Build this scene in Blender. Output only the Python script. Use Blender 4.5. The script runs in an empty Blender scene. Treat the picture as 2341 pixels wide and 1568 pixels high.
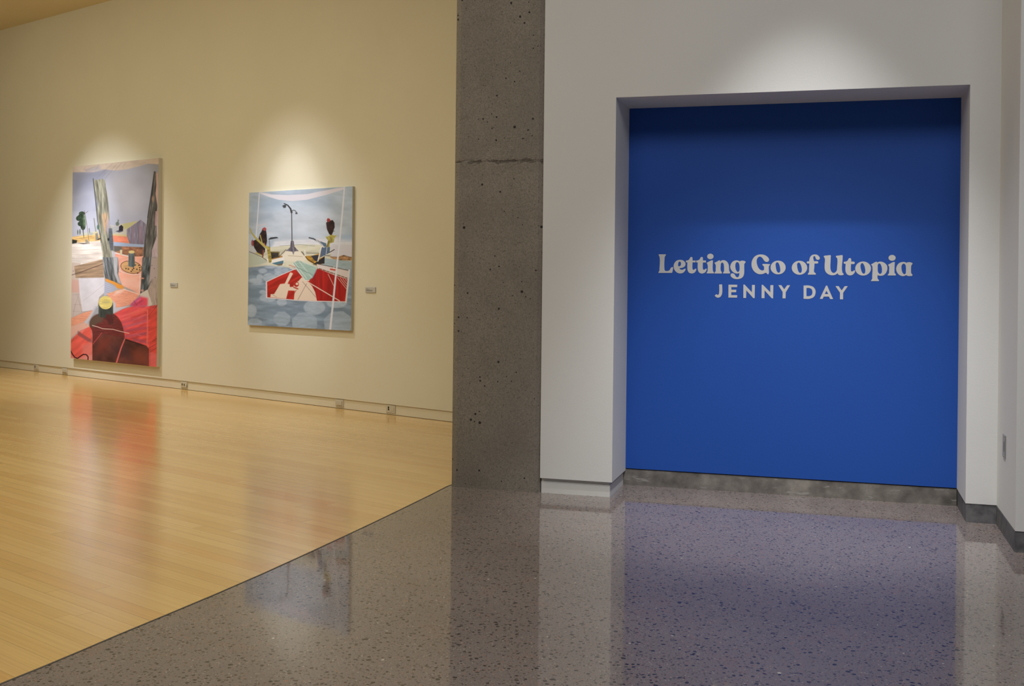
import bpy, bmesh, math, random
import numpy as np
from mathutils import Vector, Matrix
random.seed(4)
sc = bpy.context.scene
COL = sc.collection

# ---------------------------------------------------------------- camera
FPX, CXP, CYP, PITCH, ROLL, EYE = 2500.05, 1170.5, 636.86, -0.001, 0.011, 1.5
cam_d = bpy.data.cameras.new('camera'); cam = bpy.data.objects.new('camera', cam_d); COL.objects.link(cam)
cam_d.sensor_fit = 'HORIZONTAL'; cam_d.sensor_width = 36.0
cam_d.lens = 36.0 * FPX / 2341.0
cam_d.shift_y = (CYP - 784.0) / 2341.0
cam_d.clip_start = 0.05; cam_d.clip_end = 200
cam.matrix_world = Matrix.Translation((0, 0, EYE)) @ Matrix.Rotation(math.pi/2 + PITCH, 4, 'X') @ Matrix.Rotation(ROLL, 4, 'Z')
sc.camera = cam
# ---------------------------------------------------------------- view + world
sc.view_settings.view_transform = 'Standard'; sc.view_settings.look = 'None'
sc.view_settings.exposure = 0.0; sc.view_settings.gamma = 1.0; sc.view_settings.use_curve_mapping = False
w = bpy.data.worlds.new('world'); sc.world = w; w.use_nodes = True
w.node_tree.nodes['Background'].inputs[0].default_value = (0.88, 0.93, 1.0, 1)
w.node_tree.nodes['Background'].inputs[1].default_value = 0.10
sc.cycles.max_bounces = 8; sc.cycles.diffuse_bounces = 5; sc.cycles.glossy_bounces = 4
sc.cycles.sample_clamp_indirect = 6.0

# ---------------------------------------------------------------- frames of the two wall directions
class Frame:
    """s runs along the wall to the right, n away from the viewer into the wall, z up"""
    def __init__(f, a, d):
        f.t = Vector((math.cos(a), -math.sin(a), 0)); f.nv = Vector((math.sin(a), math.cos(a), 0)); f.d = d
        f.a = a
    def p(f, s, n, z): return f.t*s + f.nv*(f.d+n) + Vector((0, 0, z))
    def mat(f, s=0, n=0, z=0):
        m = Matrix((( f.t.x, f.nv.x, 0), (f.t.y, f.nv.y, 0), (0, 0, 1))).to_4x4()
        return Matrix.Translation(f.p(s, n, z)) @ m
F = Frame(0.2864, 7.3698)       # lobby wall with the niche
L = Frame(0.6739, 8.4335)       # gallery wall with the paintings
RD = 0.505                      # depth of the niche
def ray(x, y):
    dx, dy = x-CXP, y-CYP
    u = dx*math.cos(ROLL)+dy*math.sin(ROLL); v = -dx*math.sin(ROLL)+dy*math.cos(ROLL)
    r = Vector((u/FPX, 1, -v/FPX))
    return Vector((r.x, r.y*math.cos(PITCH)-r.z*math.sin(PITCH), r.y*math.sin(PITCH)+r.z*math.cos(PITCH)))
def on_plane(fr, n, x, y):
    r = ray(x, y); k = (fr.d+n)/r.dot(fr.nv)
    P = r*k; return P.dot(fr.t), P.z+EYE            # s, z
def on_side(fr, s, x, y):
    r = ray(x, y); k = s/r.dot(fr.t); P = r*k
    return P.dot(fr.nv)-fr.d, P.z+EYE               # n, z
def on_floor(x, y):
    r = ray(x, y); k = -EYE/r.z; return Vector((r.x*k, r.y*k, 0))
def project_np(P):
    X, Y, Z = P[:, 0], P[:, 1], P[:, 2]-EYE
    yc = Y*math.cos(PITCH)+Z*math.sin(PITCH); zc = -Y*math.sin(PITCH)+Z*math.cos(PITCH)
    u = FPX*X/yc; v = -FPX*zc/yc
    return CXP+u*math.cos(ROLL)-v*math.sin(ROLL), CYP+u*math.sin(ROLL)+v*math.cos(ROLL)

# ---------------------------------------------------------------- lights
def aim(o, target):
    o.rotation_euler = (Vector(target)-o.location).to_track_quat('-Z', 'Y').to_euler()
def spot(name, loc, target, watts, deg, blend=1.0, size=0.05, col=(1, 1, 1)):
    d = bpy.data.lights.new(name, 'SPOT'); d.energy = watts; d.spot_size = math.radians(deg); d.spot_blend = blend
    d.shadow_soft_size = size; d.color = col
    o = bpy.data.objects.new(name, d); COL.objects.link(o); o.location = loc; aim(o, target); return o
def area(name, loc, target, watts, sx, sy, col=(1, 1, 1)):
    d = bpy.data.lights.new(name, 'AREA'); d.shape = 'RECTANGLE'; d.size = sx; d.size_y = sy; d.energy = watts; d.color = col
    o = bpy.data.objects.new(name, d); COL.objects.link(o); o.location = loc; aim(o, target); return o
WARM = (1.0, 0.915, 0.61); NEUT = (1.0, 0.995, 0.985)
# picture spots over the two paintings (track in the gallery)
spot('picture_beam', L.p(-14.2, -2.1, 5.1), L.p(*on_plane(L, 0, 225, 585)[:1], 0, on_plane(L, 0, 225, 585)[1]), 560, 26, 1.0, 0.04, (.96, .99, 1.0))
spot('picture_beam', L.p(-10.1, -1.75, 5.1), L.p(on_plane(L, 0, 672, 560)[0], 0, on_plane(L, 0, 672, 560)[1]), 320, 27, 1.0, 0.04, (.96, .99, 1.0))
spot('picture_spot', L.p(-14.2, -2.1, 5.1), L.p(-13.85, -.3, 0.0), 620, 68, 1.0, 0.04, (1.0, .98, .95))
spot('picture_spot', L.p(-10.1, -1.75, 5.1), L.p(-9.95, -.2, 0.0), 260, 64, 1.0, 0.04, (1.0, .98, .95))
# broad soft area lights in place of the gallery's unseen track lamps
area('gallery_fill', L.p(-13.2, -3.4, 5.2), L.p(-13.0, -1.5, 0), 105, 8.5, 1.2, WARM)
area('gallery_fill', L.p(-8.8, -6.2, 5.2), L.p(-9.2, -5.8, 0), 165, 5.0, 2.0, WARM)  # extra unseen fill, added to brighten the foreground boards
# lobby: two spots on the title wall and soft ceiling light
spot('title_spot', F.p(-0.15, -1.36, 5.0), F.p(-0.25, 0.0, 0.0), 520, 45, 1.0, 0.06, NEUT)
spot('title_spot', F.p(-0.25, -3.0, 5.0), F.p(-0.25, 0.0, 0.0), 440, 47, 1.0, 0.06, NEUT)
area('lobby_light', (0.2, 3.0, 5.2), (0.1, 4.8, 0), 225, 5.0, 3.0, NEUT)

# ---------------------------------------------------------------- node helpers
class NT:
    def __init__(s, name):
        s.m = bpy.data.materials.new(name); s.m.use_nodes = True; s.t = s.m.node_tree
        s.b = s.t.nodes['Principled BSDF']
    def n(s, typ, **k):
        nd = s.t.nodes.new(typ)
        for a, v in k.items(): setattr(nd, a, v)
        return nd
    def l(s, a, b): s.t.links.new(a, b)
    def val(s, sock, v):
        if isinstance(v, (int, float)): sock.default_value = v
        elif isinstance(v, tuple): sock.default_value = v
        else: s.l(v, sock)
    def math(s, op, a, b=0.0, c=None, clamp=False):
        nd = s.n('ShaderNodeMath', operation=op, use_clamp=clamp); s.val(nd.inputs[0], a); s.val(nd.inputs[1], b)
        if c is not None: s.val(nd.inputs[2], c)
        return nd.outputs[0]
    def coord(s): return s.n('ShaderNodeTexCoord').outputs['Object']
    def mapping(s, v, scale=(1, 1, 1), rot=(0, 0, 0)):
        nd = s.n('ShaderNodeMapping'); s.l(v, nd.inputs[0]); nd.inputs['Scale'].default_value = scale; nd.inputs['Rotation'].default_value = rot
        return nd.outputs[0]
    def noise(s, v, scale, detail=2, rough=.5, out=0):
        nd = s.n('ShaderNodeTexNoise'); s.l(v, nd.inputs['Vector']); nd.inputs['Scale'].default_value = scale
        nd.inputs['Detail'].default_value = detail; nd.inputs['Roughness'].default_value = rough; return nd.outputs[out]
    def vor(s, v, scale, rnd=1.0):
        nd = s.n('ShaderNodeTexVoronoi'); s.l(v, nd.inputs['Vector']); nd.inputs['Scale'].default_value = scale
        nd.inputs['Randomness'].default_value = rnd; return nd.outputs['Distance'], nd.outputs['Color']
    def ramp(s, f, stops, interp='LINEAR'):
        nd = s.n('ShaderNodeValToRGB'); s.l(f, nd.inputs[0]); e = nd.color_ramp.elements; nd.color_ramp.interpolation = interp
        while len(e) < len(stops): e.new(0.5)
        for el, (p, c) in zip(e, stops): el.position = p; el.color = c if len(c) == 4 else (*c, 1)
        return nd.outputs[0]
    def mix(s, f, a, b, bt='MIX'):
        nd = s.n('ShaderNodeMix', data_type='RGBA', blend_type=bt); s.val(nd.inputs[0], f)
        for i, v in ((6, a), (7, b)):
            if isinstance(v, tuple): nd.inputs[i].default_value = v if len(v) == 4 else (*v, 1)
            else: s.l(v, nd.inputs[i])
        return nd.outputs[2]
    def bump(s, h, strength, dist):
        nd = s.n('ShaderNodeBump'); s.l(h, nd.inputs['Height']); nd.inputs['Strength'].default_value = strength
        nd.inputs['Distance'].default_value = dist; s.l(nd.outputs[0], s.b.inputs['Normal'])
    def set(s, col=None, rough=None, metal=None, spec=None):
        if col is not None: s.val(s.b.inputs['Base Color'], (*col, 1) if isinstance(col, tuple) and len(col) == 3 else col)
        if rough is not None: s.val(s.b.inputs['Roughness'], rough)
        if metal is not None: s.b.inputs['Metallic'].default_value = metal
        if spec is not None: s.b.inputs['Specular IOR Level'].default_value = spec
        return s
def srgb(r, g, b):
    f = lambda c: (c/255/12.92) if c/255 <= .04045 else ((c/255+.055)/1.055)**2.4
    return (f(r), f(g), f(b))
def sepx(t, v):
    nd = t.n('ShaderNodeSeparateXYZ'); t.l(v, nd.inputs[0]); return nd.outputs

def mat_paint(name, col, rough=.75, tex=1.0):
    t = NT(name); c = t.coord()
    n1 = t.noise(c, 90, 3); n2 = t.noise(c, 1.3, 2)
    v = t.ramp(n2, [(.3, (.97, .97, .97)), (.7, (1, 1, 1))])
    t.set(t.mix(1.0, (*col, 1), v, 'MULTIPLY'), rough, spec=.3)
    t.bump(n1, .12*tex, .004); return t.m
M = {}
M['wall'] = mat_paint('white_wall_paint', (.66, .665, .665))
M['gallery'] = mat_paint('gallery_wall_paint', (.70, .68, .585))
M['ceil'] = mat_paint('ceiling_paint', (.74, .68, .50))
M['trimw'] = mat_paint('white_trim_paint', (.64, .64, .63), .5)
M['trimg'] = mat_paint('cream_trim_paint', (.70, .66, .55), .5)
M['blue'] = mat_paint('blue_wall_paint', (.013, .076, .38), .6)
M['vinyl'] = NT('white_vinyl').set((.52, .515, .51), .5).m
M['plate'] = NT('cream_plastic').set((.56, .52, .43), .4).m
M['hole'] = NT('black_plastic').set((.006, .005, .004), .5).m
M['grey_hole'] = NT('dark_grey_socket').set((.10, .085, .06), .5).m
M['card'] = NT('grey_card').set((.50, .50, .50), .6).m
M['ink'] = NT('grey_ink').set((.25, .25, .25), .7).m
M['steel'] = NT('brushed_steel').set((.30, .29, .29), .4, .6).m
M['joint'] = NT('dark_joint_strip').set((.045, .04, .037), .5).m
M['canvas_side'] = NT('primed_canvas_edge').set((.55, .53, .46), .8).m

def concrete():
    t = NT('pillar_concrete'); c = t.coord(); xyz = sepx(t, c)
    big = t.noise(c, 2.2, 4, .6); fine = t.noise(c, 110, 4, .7)
    col = t.ramp(big, [(.3, srgb(130, 124, 117)), (.7, srgb(148, 142, 133))])
    col = t.mix(t.ramp(fine, [(.35, (0, 0, 0)), (.7, (.8, .8, .8))]), col, srgb(100, 93, 85))
    # bug holes
    d, cc = t.vor(c, 30); r = sepx(t, cc)
    lim = t.math('MULTIPLY', t.math('POWER', r[0], 4.0), .30)
    clus = t.ramp(t.noise(c, 3.0, 2), [(.42, (0, 0, 0)), (.62, (1, 1, 1))])
    lim = t.math('MULTIPLY', lim, t.math('MULTIPLY_ADD', clus, .8, .35))
    hole = t.math('LESS_THAN', d, lim)
    d2, cc2 = t.vor(c, 75); r2 = sepx(t, cc2)
    hole2 = t.math('LESS_THAN', d2, t.math('MULTIPLY', t.math('POWER', r2[0], 3.0), .34))
    col = t.mix(hole, col, srgb(45, 42, 42)); col = t.mix(t.math('MULTIPLY', hole2, .55), col, srgb(55, 50, 48))
    d3, cc3 = t.vor(c, 26); r3 = sepx(t, cc3)
    col = t.mix(t.math('MULTIPLY', t.math('LESS_THAN', d3, t.math('MULTIPLY', t.math('GREATER_THAN', r3[1], .93), .10)), .5), col, srgb(165, 158, 148))
    # stain patches and the cold joint
    pt = t.ramp(t.noise(c, 6.5, 2), [(.68, (0, 0, 0)), (.78, (1, 1, 1))])
    col = t.mix(t.math('MULTIPLY', pt, .35), col, srgb(72, 68, 66))
    zz = t.math('ADD', xyz[2], t.math('MULTIPLY', t.math('SUBTRACT', t.noise(c, 9, 3), .5), .035))
    dz = t.math('ABSOLUTE', t.math('SUBTRACT', zz, SEAM))
    crack = t.math('LESS_THAN', dz, t.math('MULTIPLY', t.ramp(t.noise(c, 22, 3), [(.42, (0, 0, 0)), (.62, (1, 1, 1))]), .018))
    col = t.mix(t.math('MULTIPLY', crack, .5), col, srgb(42, 38, 37))
    t.set(col, .75, spec=.3)
    h = t.math('SUBTRACT', t.math('MULTIPLY', t.noise(c, 60, 4), .35), t.math('ADD', hole, crack))
    t.bump(h, .5, .004); return t.m
SEAM = on_plane(F, .012, 1140, 369)[1]
M['concrete'] = concrete()

def curb():
    t = NT('curb_concrete'); c = t.coord()
    n = t.noise(c, 5, 5, .65)
    col = t.ramp(n, [(.32, srgb(80, 76, 72)), (.5, srgb(112, 107, 102)), (.68, srgb(142, 137, 130))])
    st = t.ramp(t.noise(t.mapping(c, (3, 3, 14)), 1.6, 4, .6), [(.62, (0, 0, 0)), (.66, (1, 1, 1))])
    col = t.mix(t.math('MULTIPLY', st, .5), col, srgb(168, 166, 162))
    sp = t.math('LESS_THAN', t.vor(c, 60)[0], .12)
    col = t.mix(t.math('MULTIPLY', sp, .5), col, srgb(60, 56, 54))
    t.set(col, .6); t.bump(n, .25, .01); return t.m
M['curb'] = curb()
def stone():
    t = NT('dark_base_stone'); c = t.coord()
    n = t.noise(c, 14, 4, .6)
    t.set(t.ramp(n, [(.35, srgb(76, 76, 79)), (.62, srgb(104, 104, 106))]), .5); return t.m
M['stone'] = stone()

def terrazzo():
    t = NT('polished_aggregate_concrete'); c = t.coord()
    warp = t.n('ShaderNodeVectorMath', operation='SCALE'); t.l(t.noise(c, 30, 2, .5, 1), warp.inputs[0]); warp.inputs['Scale'].default_value = .016
    cw = t.n('ShaderNodeVectorMath', operation='ADD'); t.l(c, cw.inputs[0]); t.l(warp.outputs[0], cw.inputs[1]); cw = cw.outputs[0]
    col = t.ramp(t.noise(c, 1.2, 5, .65), [(.3, srgb(126, 117, 116)), (.7, srgb(143, 134, 132))])
    col = t.mix(t.ramp(t.noise(c, 150, 4, .7), [(.38, (0, 0, 0)), (.66, (.85, .85, .85))]), col, srgb(104, 96, 93))
    def layer(col, scale, p, r, stops, amt):
        d, cc = t.vor(cw, scale); s = sepx(t, cc)
        on = t.math('MULTIPLY', t.math('GREATER_THAN', s[0], 1-p), t.math('LESS_THAN', d, t.math('MULTIPLY_ADD', s[1], r*.6, r*.4)))
        return t.mix(t.math('MULTIPLY', on, amt), col, t.ramp(s[2], stops, 'CONSTANT'))
    dark = [(0, srgb(62, 58, 58)), (.4, srgb(78, 68, 60)), (.6, srgb(70, 74, 78)), (.68, srgb(160, 108, 82)), (.82, srgb(110, 88, 62)), (.9, srgb(186, 178, 166))]
    darker = [(0, srgb(52, 49, 50)), (.5, srgb(66, 58, 54)), (.68, srgb(58, 62, 64)), (.80, srgb(156, 102, 76)), (.93, srgb(205, 200, 190))]
    col = layer(col, 100, .85, .38, dark, .6)
    col = layer(col, 58, .8, .36, dark, .75)
    col = layer(col, 38, .62, .33, darker, .92)
    col = layer(col, 21, .35, .22, darker, .92)
    blot = t.ramp(t.noise(c, 4, 3), [(.6, (0, 0, 0)), (.75, (1, 1, 1))])
    col = t.mix(t.math('MULTIPLY', blot, .18), col, srgb(150, 110, 88))
    t.set(col, t.math('MULTIPLY_ADD', t.noise(c, 3, 3), .04, .03), spec=.42)
    t.bump(t.noise(c, 2.4, 1), .25, .002)
    return t.m
M['terrazzo'] = terrazzo()

def wood():
    t = NT('maple_strip_floor'); c = t.coord()
    v = t.mapping(c, rot=(0, 0, L.a)); s = sepx(t, v)      # s[0] along the gallery wall, s[1] across
    H, LEN = .088, 1.9
    rr = t.math('DIVIDE', s[1], H); row = t.math('FLOOR', rr); fr = t.math('SUBTRACT', rr, row)
    wn = t.n('ShaderNodeTexWhiteNoise', noise_dimensions='1D'); t.l(row, wn.inputs['W'])
    uu = t.math('ADD', t.math('DIVIDE', s[0], LEN), t.math('MULTIPLY', wn.outputs['Value'], 7.0))
    col_i = t.math('FLOOR', uu); fu = t.math('SUBTRACT', uu, col_i)
    cb = t.n('ShaderNodeCombineXYZ'); t.l(row, cb.inputs[0]); t.l(col_i, cb.inputs[1])
    wp = t.n('ShaderNodeTexWhiteNoise', noise_dimensions='3D'); t.l(cb.outputs[0], wp.inputs['Vector'])
    rnd = sepx(t, wp.outputs['Color'])
    base = t.ramp(rnd[0], [(0, srgb(216, 174, 102)), (.35, srgb(224, 186, 114)), (.7, srgb(230, 194, 126)), (1, srgb(218, 168, 94))])
    g = t.noise(t.mapping(v, (1.5, 75, 1)), 1.0, 4, .6)
    base = t.mix(t.math('MULTIPLY', t.ramp(g, [(.35, (1, 1, 1)), (.6, (0, 0, 0))]), .22), base, srgb(186, 140, 82))
    # fine strips inside each board
    st = t.n('ShaderNodeTexWhiteNoise', noise_dimensions='1D'); t.l(t.math('FLOOR', t.math('DIVIDE', s[1], .022)), st.inputs['W'])
    base = t.mix(t.math('MULTIPLY', st.outputs['Value'], .14), base, srgb(192, 148, 92))
    e = t.math('MINIMUM', fr, t.math('SUBTRACT', 1.0, fr))
    gap = t.math('LESS_THAN', e, t.math('MULTIPLY_ADD', rnd[1], .014, .006))
    eu = t.math('MINIMUM', fu, t.math('SUBTRACT', 1.0, fu))
    gapu = t.math('LESS_THAN', eu, .0008)
    dk = t.math('MULTIPLY_ADD', t.math('POWER', wn.outputs['Value'], 2.0), .6, .38)
    base = t.mix(t.math('MULTIPLY', t.math('MAXIMUM', gap, gapu), dk), base, srgb(110, 76, 40))
    t.set(base, t.math('MULTIPLY_ADD', g, .10, .17), spec=.5)
    t.b.inputs['Coat Weight'].default_value = .7; t.b.inputs['Coat Roughness'].default_value = .16
    cup = t.math('MULTIPLY', t.math('SUBTRACT', rnd[2], .5), fr)
    t.bump(t.math('SUBTRACT', t.math('MULTIPLY', cup, .5), t.math('MULTIPLY', gap, .6)), .15, .001)
    return t.m
M['wood'] = wood()

# ---------------------------------------------------------------- mesh helpers
def link(name, me, mat, parent=None, mw=None):
    o = bpy.data.objects.new(name, me); COL.objects.link(o)
    if mat is not None: me.materials.append(mat)
    if parent is not None: o.parent = parent
    if mw is not None:
        if parent is not None: o.matrix_parent_inverse = Matrix.Identity(4); o.matrix_basis = parent.matrix_world.inverted() @ mw
        else: o.matrix_world = mw
    return o
def bm_box(bm, s0, s1, n0, n1, z0, z1):
    r = bmesh.ops.create_cube(bm, size=1.0)['verts']
    bmesh.ops.scale(bm, vec=(s1-s0, n1-n0, z1-z0), verts=r)
    bmesh.ops.translate(bm, vec=((s0+s1)/2, (n0+n1)/2, (z0+z1)/2), verts=r); return r
def boxes(name, fr, lst, mat, bevel=0.0, parent=None, seg=2):
    bm = bmesh.new()
    for b in lst: bm_box(bm, *b)
    if bevel: bmesh.ops.bevel(bm, geom=bm.edges[:], offset=bevel, segments=seg, affect='EDGES', profile=.6)
    me = bpy.data.meshes.new(name); bm.to_mesh(me); bm.free()
    return link(name, me, mat, parent, fr.mat() if isinstance(fr, Frame) else fr)
def structure(o, label=None):
    o['kind'] = 'structure'
    if label: o['label'] = label
    return o
def tag(o, label, cat, group=None):
    o['label'] = label; o['category'] = cat
    if group: o['group'] = group
    return o
def empty(name, mw):
    o = bpy.data.objects.new(name, None); COL.objects.link(o); o.matrix_world = mw; o.empty_display_size = .1
    return o
def prism(name, poly, z0, z1, mat):
    """vertical prism over a floor-plan polygon given counter-clockwise in world x, y"""
    bm = bmesh.new()
    lo = [bm.verts.new((p[0], p[1], z0)) for p in poly]; hi = [bm.verts.new((p[0], p[1], z1)) for p in poly]
    bm.faces.new(hi); bm.faces.new(lo[::-1]); k = len(poly)
    for i in range(k): bm.faces.new((lo[i], lo[(i+1) % k], hi[(i+1) % k], hi[i]))
    bmesh.ops.recalc_face_normals(bm, faces=bm.faces[:])
    bmesh.ops.triangulate(bm, faces=[f for f in bm.faces if len(f.verts) > 4])
    me = bpy.data.meshes.new(name); bm.to_mesh(me); bm.free(); return link(name, me, mat)

# ---------------------------------------------------------------- the building
HC = 5.316                                   # ceiling
sPL, sPR, sNL, sNR, sC = -2.6115, -1.951, -1.4419, 0.8041, 0.9835
zW, zN, zB, zR = 0.106, 2.7386, 0.118, 0.1185
TH = 0.70
# floor edge between boards and terrazzo: a gentle curve
edge_px = [(1033, 1108), (1024, 1111), (985, 1131), (940, 1153), (900, 1172.5), (850, 1196.5), (800, 1220), (700, 1266.5), (600, 1312), (493, 1358.5), (380, 1406), (269, 1452), (185, 1488), (99, 1524), (0, 1564)]
edge = [on_floor(*p) for p in edge_px]
d0 = (edge[-1]-edge[-4]).normalized(); edge += [edge[-1]+d0*k for k in (1.0, 2.5, 4.5)]
d1 = (edge[0]-edge[3]).normalized(); edge = [edge[0]+d1*k for k in (.75,)] + edge
back = F.p(sPR+.5, TH+.02, 0)
far_l = L.p(-24, .3, 0); far_r = L.p(1.5, .3, 0)
wood_poly = [(p.x, p.y) for p in edge] + [(-32, edge[-1].y), (-32, far_l.y), (far_l.x, far_l.y), (far_r.x, far_r.y), (edge[0].x+3.2, edge[0].y-.2)]
structure(prism('floor', wood_poly, -.08, 0.0, M['wood']), 'pale maple strip floor of the gallery')
terr_poly = [(p.x, p.y) for p in edge][::-1]
terr_poly = [(p.x, p.y) for p in edge] + [(edge[-1].x, -3.5), (6.5, -3.5), (6.5, edge[0].y-.9), (edge[0].x+3.2, edge[0].y-.2)]
structure(prism('floor_lobby', terr_poly, -.08, 0.0, M['terrazzo']), 'polished speckled concrete floor of the lobby')
# thin dark metal strip along the curve
def strip(name, pts, wdt, z, mat):
    bm = bmesh.new(); prev = None
    for i, p in enumerate(pts):
        d = (pts[min(i+1, len(pts)-1)]-pts[max(i-1, 0)]).normalized(); nrm = Vector((-d.y, d.x, 0))*wdt/2
        v = [bm.verts.new(p+nrm+Vector((0, 0, zz))) for zz in (-.01, z)] + [bm.verts.new(p-nrm+Vector((0, 0, zz))) for zz in (z, -.01)]
        if prev:
            for k in range(4): bm.faces.new((prev[k], prev[(k+1) % 4], v[(k+1) % 4], v[k]))
        prev = v
    bmesh.ops.recalc_face_normals(bm, faces=bm.faces[:])
    me = bpy.data.meshes.new(name); bm.to_mesh(me); bm.free(); return link(name, me, mat)
structure(strip('trim_1', edge[:-1], .010, .0012, M['joint']), 'thin dark strip between the wood and the concrete floor')

# lobby wall with the niche opening
structure(boxes('wall_front', F, [(sPR, sNL, 0.0, TH, zW, HC), (sNL, sNR, 0.0, TH, zN, HC), (sNR, sC, 0.0, TH, zR, HC)], M['wall']), 'white lobby wall around the niche')
# niche back panel, painted blue
structure(boxes('wall_niche', F, [(sNL, sNR, RD, TH, zB+.004, zN)], M['blue']), 'deep blue back wall of the niche')
structure(boxes('baseboard_niche', F, [(sNL-.05, sNR, RD+.006, TH-.02, 0.0, zB-.004), (sNL-.05, sNR, RD+.02, TH-.02, zB-.004, zB+.004)], M['curb']), 'worn grey concrete curb under the blue wall')
# nearer pier on the right
ns = -0.7312
structure(boxes('wall_right', F, [(sC, sC+2.2, ns, TH, zR, HC)], M['wall']), 'white side wall and pier on the right')
structure(boxes('baseboard_right', F, [(sNR+.004, sC+.004, .004, TH, 0, zR-.003), (sC-.002, sC+2.2, ns+.004, TH, 0, zR-.003)], M['stone']), 'dark stone base of the right piers')
structure(boxes('baseboard_front', F, [(sPR+.004, sNL-.018, .020, TH, 0, .082), (sPR+.004, sNL-.026, .027, TH, .082, zW)], M['trimw']), 'white recessed baseboard of the left pier')

# concrete pillar: cast face with chamfered corners and a rough cold joint
def pillar():
    bm = bmesh.new(); n0, n1 = .012, TH; ch, cd = .038, .014
    prof = [(sPL, n1), (sPL, n0+cd), (sPL+ch, n0), (sPR-ch, n0), (sPR-.004, n0+cd), (sPR-.004, n1)]
    zs = sorted(set([0, .5, 1.0, 1.6, 2.0, HC] + [SEAM+k*.006 for k in range(-6, 7)] + [3.4, 4.2]))
    M_ = 26; rows = []; rnd = random.Random(2)
    for z in zs:
        row = []
        for i, (s, n) in enumerate(prof):
            if i == 3:
                for k in range(1, M_):
                    ss = prof[2][0] + (prof[3][0]-prof[2][0])*k/M_
                    a = abs(z-SEAM)/.006; dd = max(0, 1-a/2.2)*rnd.uniform(.0, .006) + (rnd.uniform(-.0012, .0012) if a < 5 else 0)
                    row.append(bm.verts.new((ss, n0+dd, z)))
            dd = 0
            if 0 < i < 5 and abs(z-SEAM) < .012: dd = rnd.uniform(0, .006)
            row.append(bm.verts.new((s, n+dd, z)))
        rows.append(row)
    for a, b in zip(rows, rows[1:]):
        k = len(a)
        for i in range(k):
            bm.faces.new((a[i], a[(i+1) % k], b[(i+1) % k], b[i]))
    bm.faces.new(rows[0][::-1]); bm.faces.new(rows[-1])
    bmesh.ops.recalc_face_normals(bm, faces=bm.faces[:])
    me = bpy.data.meshes.new('pillar'); bm.to_mesh(me); bm.free()
    return link('pillar', me, M['concrete'], None, F.mat())
structure(pillar(), 'bare concrete pillar between the gallery and the lobby')

# gallery wall, recessed base, ceiling
zGW = .112
structure(boxes('wall_left', L, [(-24, 1.5, 0, .3, zGW, HC)], M['gallery']), 'long cream gallery wall with the two paintings')
structure(boxes('wall_end', L, [(-24.3, -24, -16, .3, 0, HC)], M['gallery']), 'cream end wall of the gallery')
structure(boxes('baseboard_left', L, [(-24, 1.5, .014, .3, 0.004, zGW)], M['trimg']), 'cream recessed baseboard of the gallery wall')
ceil_poly = [(-32, -3.5), (6.5, -3.5), (6.5, 14), (-32, 30)]
structure(prism('ceiling', ceil_poly, HC, HC+.1, M['ceil']), 'cream ceiling')

# ---------------------------------------------------------------- fittings in the gallery baseboard
def plate_frame(x0, x1, y0, y1, n=.008):
    s0, z0 = on_plane(L, n, x0, (y0+y1)/2); s1, z1 = on_plane(L, n, x1, (y0+y1)/2)
    zt = on_plane(L, n, (x0+x1)/2, y0)[1]; zb = on_plane(L, n, (x0+x1)/2, y1)[1]
    return (s0+s1)/2, (s1-s0)/2, max(zb, .008), min(zt, .106)
def disc(bm, s, n, z, rs, rz, dep=.004, k=18):
    a = [bm.verts.new((s+rs*math.cos(2*math.pi*i/k), n, z+rz*math.sin(2*math.pi*i/k))) for i in range(k)]
    b = [bm.verts.new((v.co.x, n+dep, v.co.z)) for v in a]
    bm.faces.new(a); bm.faces.new(b[::-1])
    for i in range(k): bm.faces.new((a[i], b[i], b[(i+1) % k], a[(i+1) % k]))
def outlet(name, px, kind, label, cat, group):
    s, hs, z0, z1 = plate_frame(*px); zc = (z0+z1)/2; hz = (z1-z0)/2
    root = empty(name, L.mat(s, .018, z0))
    fr = L.mat(s, 0, z0+hz)
    tag(root, label, cat, group)
    pl = boxes('cover_plate', fr, [(-hs, hs, .004, .022, -hz, hz)], M['plate'], .003, root)
    def holes(nm, pts, mat, n=.0025, rel=None):
        for (a, b, rs, rz) in pts:
            bm = bmesh.new(); disc(bm, a*hs, n, b*hz, rs, rz, .006)
            bmesh.ops.recalc_face_normals(bm, faces=bm.faces[:])
            me = bpy.data.meshes.new(nm); bm.to_mesh(me); bm.free(); link(nm, me, mat, root, fr)
    if kind == 'two':
        holes('jack', [(-.42, .36, .010, .0105), (-.42, -.14, .010, .0105)], M['hole'])
        boxes('blank_insert', fr, [(-.05*hs, .75*hs, .0015, .006, -.5*hz, .55*hz)], M['plate'], .001, root)
    elif kind == 'box':
        boxes('cover_box', fr, [(-.72*hs, .72*hs, -.005, .006, -.55*hz, .62*hz)], M['plate'], .003, root)
        boxes('rib', fr, [(-.35*hs, .35*hs, -.0065, -.004, -.02*hz, .08*hz)], M['plate'], .001, root)
    else:
        boxes('cover_box', fr, [(-.85*hs, .85*hs, -.003, .006, -.72*hz, .8*hz)], M['plate'], .002, root)
        holes('socket', [(-.42, .08, .011, .016), (.22, .02, .011, .016)], M['grey_hole'], -.0055)
        boxes('side_slot', fr, [(.80*hs, .93*hs, -.001, .005, -.62*hz, .05*hz)], M['grey_hole'], .001, root)
    return root
outlet('data_outlet', (77.4, 88.4, 831.5, 845), 'two', 'small cream wall outlet with two black holes, left of the tall painting', 'outlet', 'outlets in the gallery baseboard')
outlet('junction_box', (142.3, 154.3, 841, 853.3), 'box', 'blank cream cover box in the baseboard below left edge of the tall painting', 'outlet', 'outlets in the gallery baseboard')
outlet('power_socket', (413.9, 428.8, 872, 887), 'three', 'cream power socket with dark slots in the baseboard, between the two paintings', 'outlet', 'outlets in the gallery baseboard')
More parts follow.
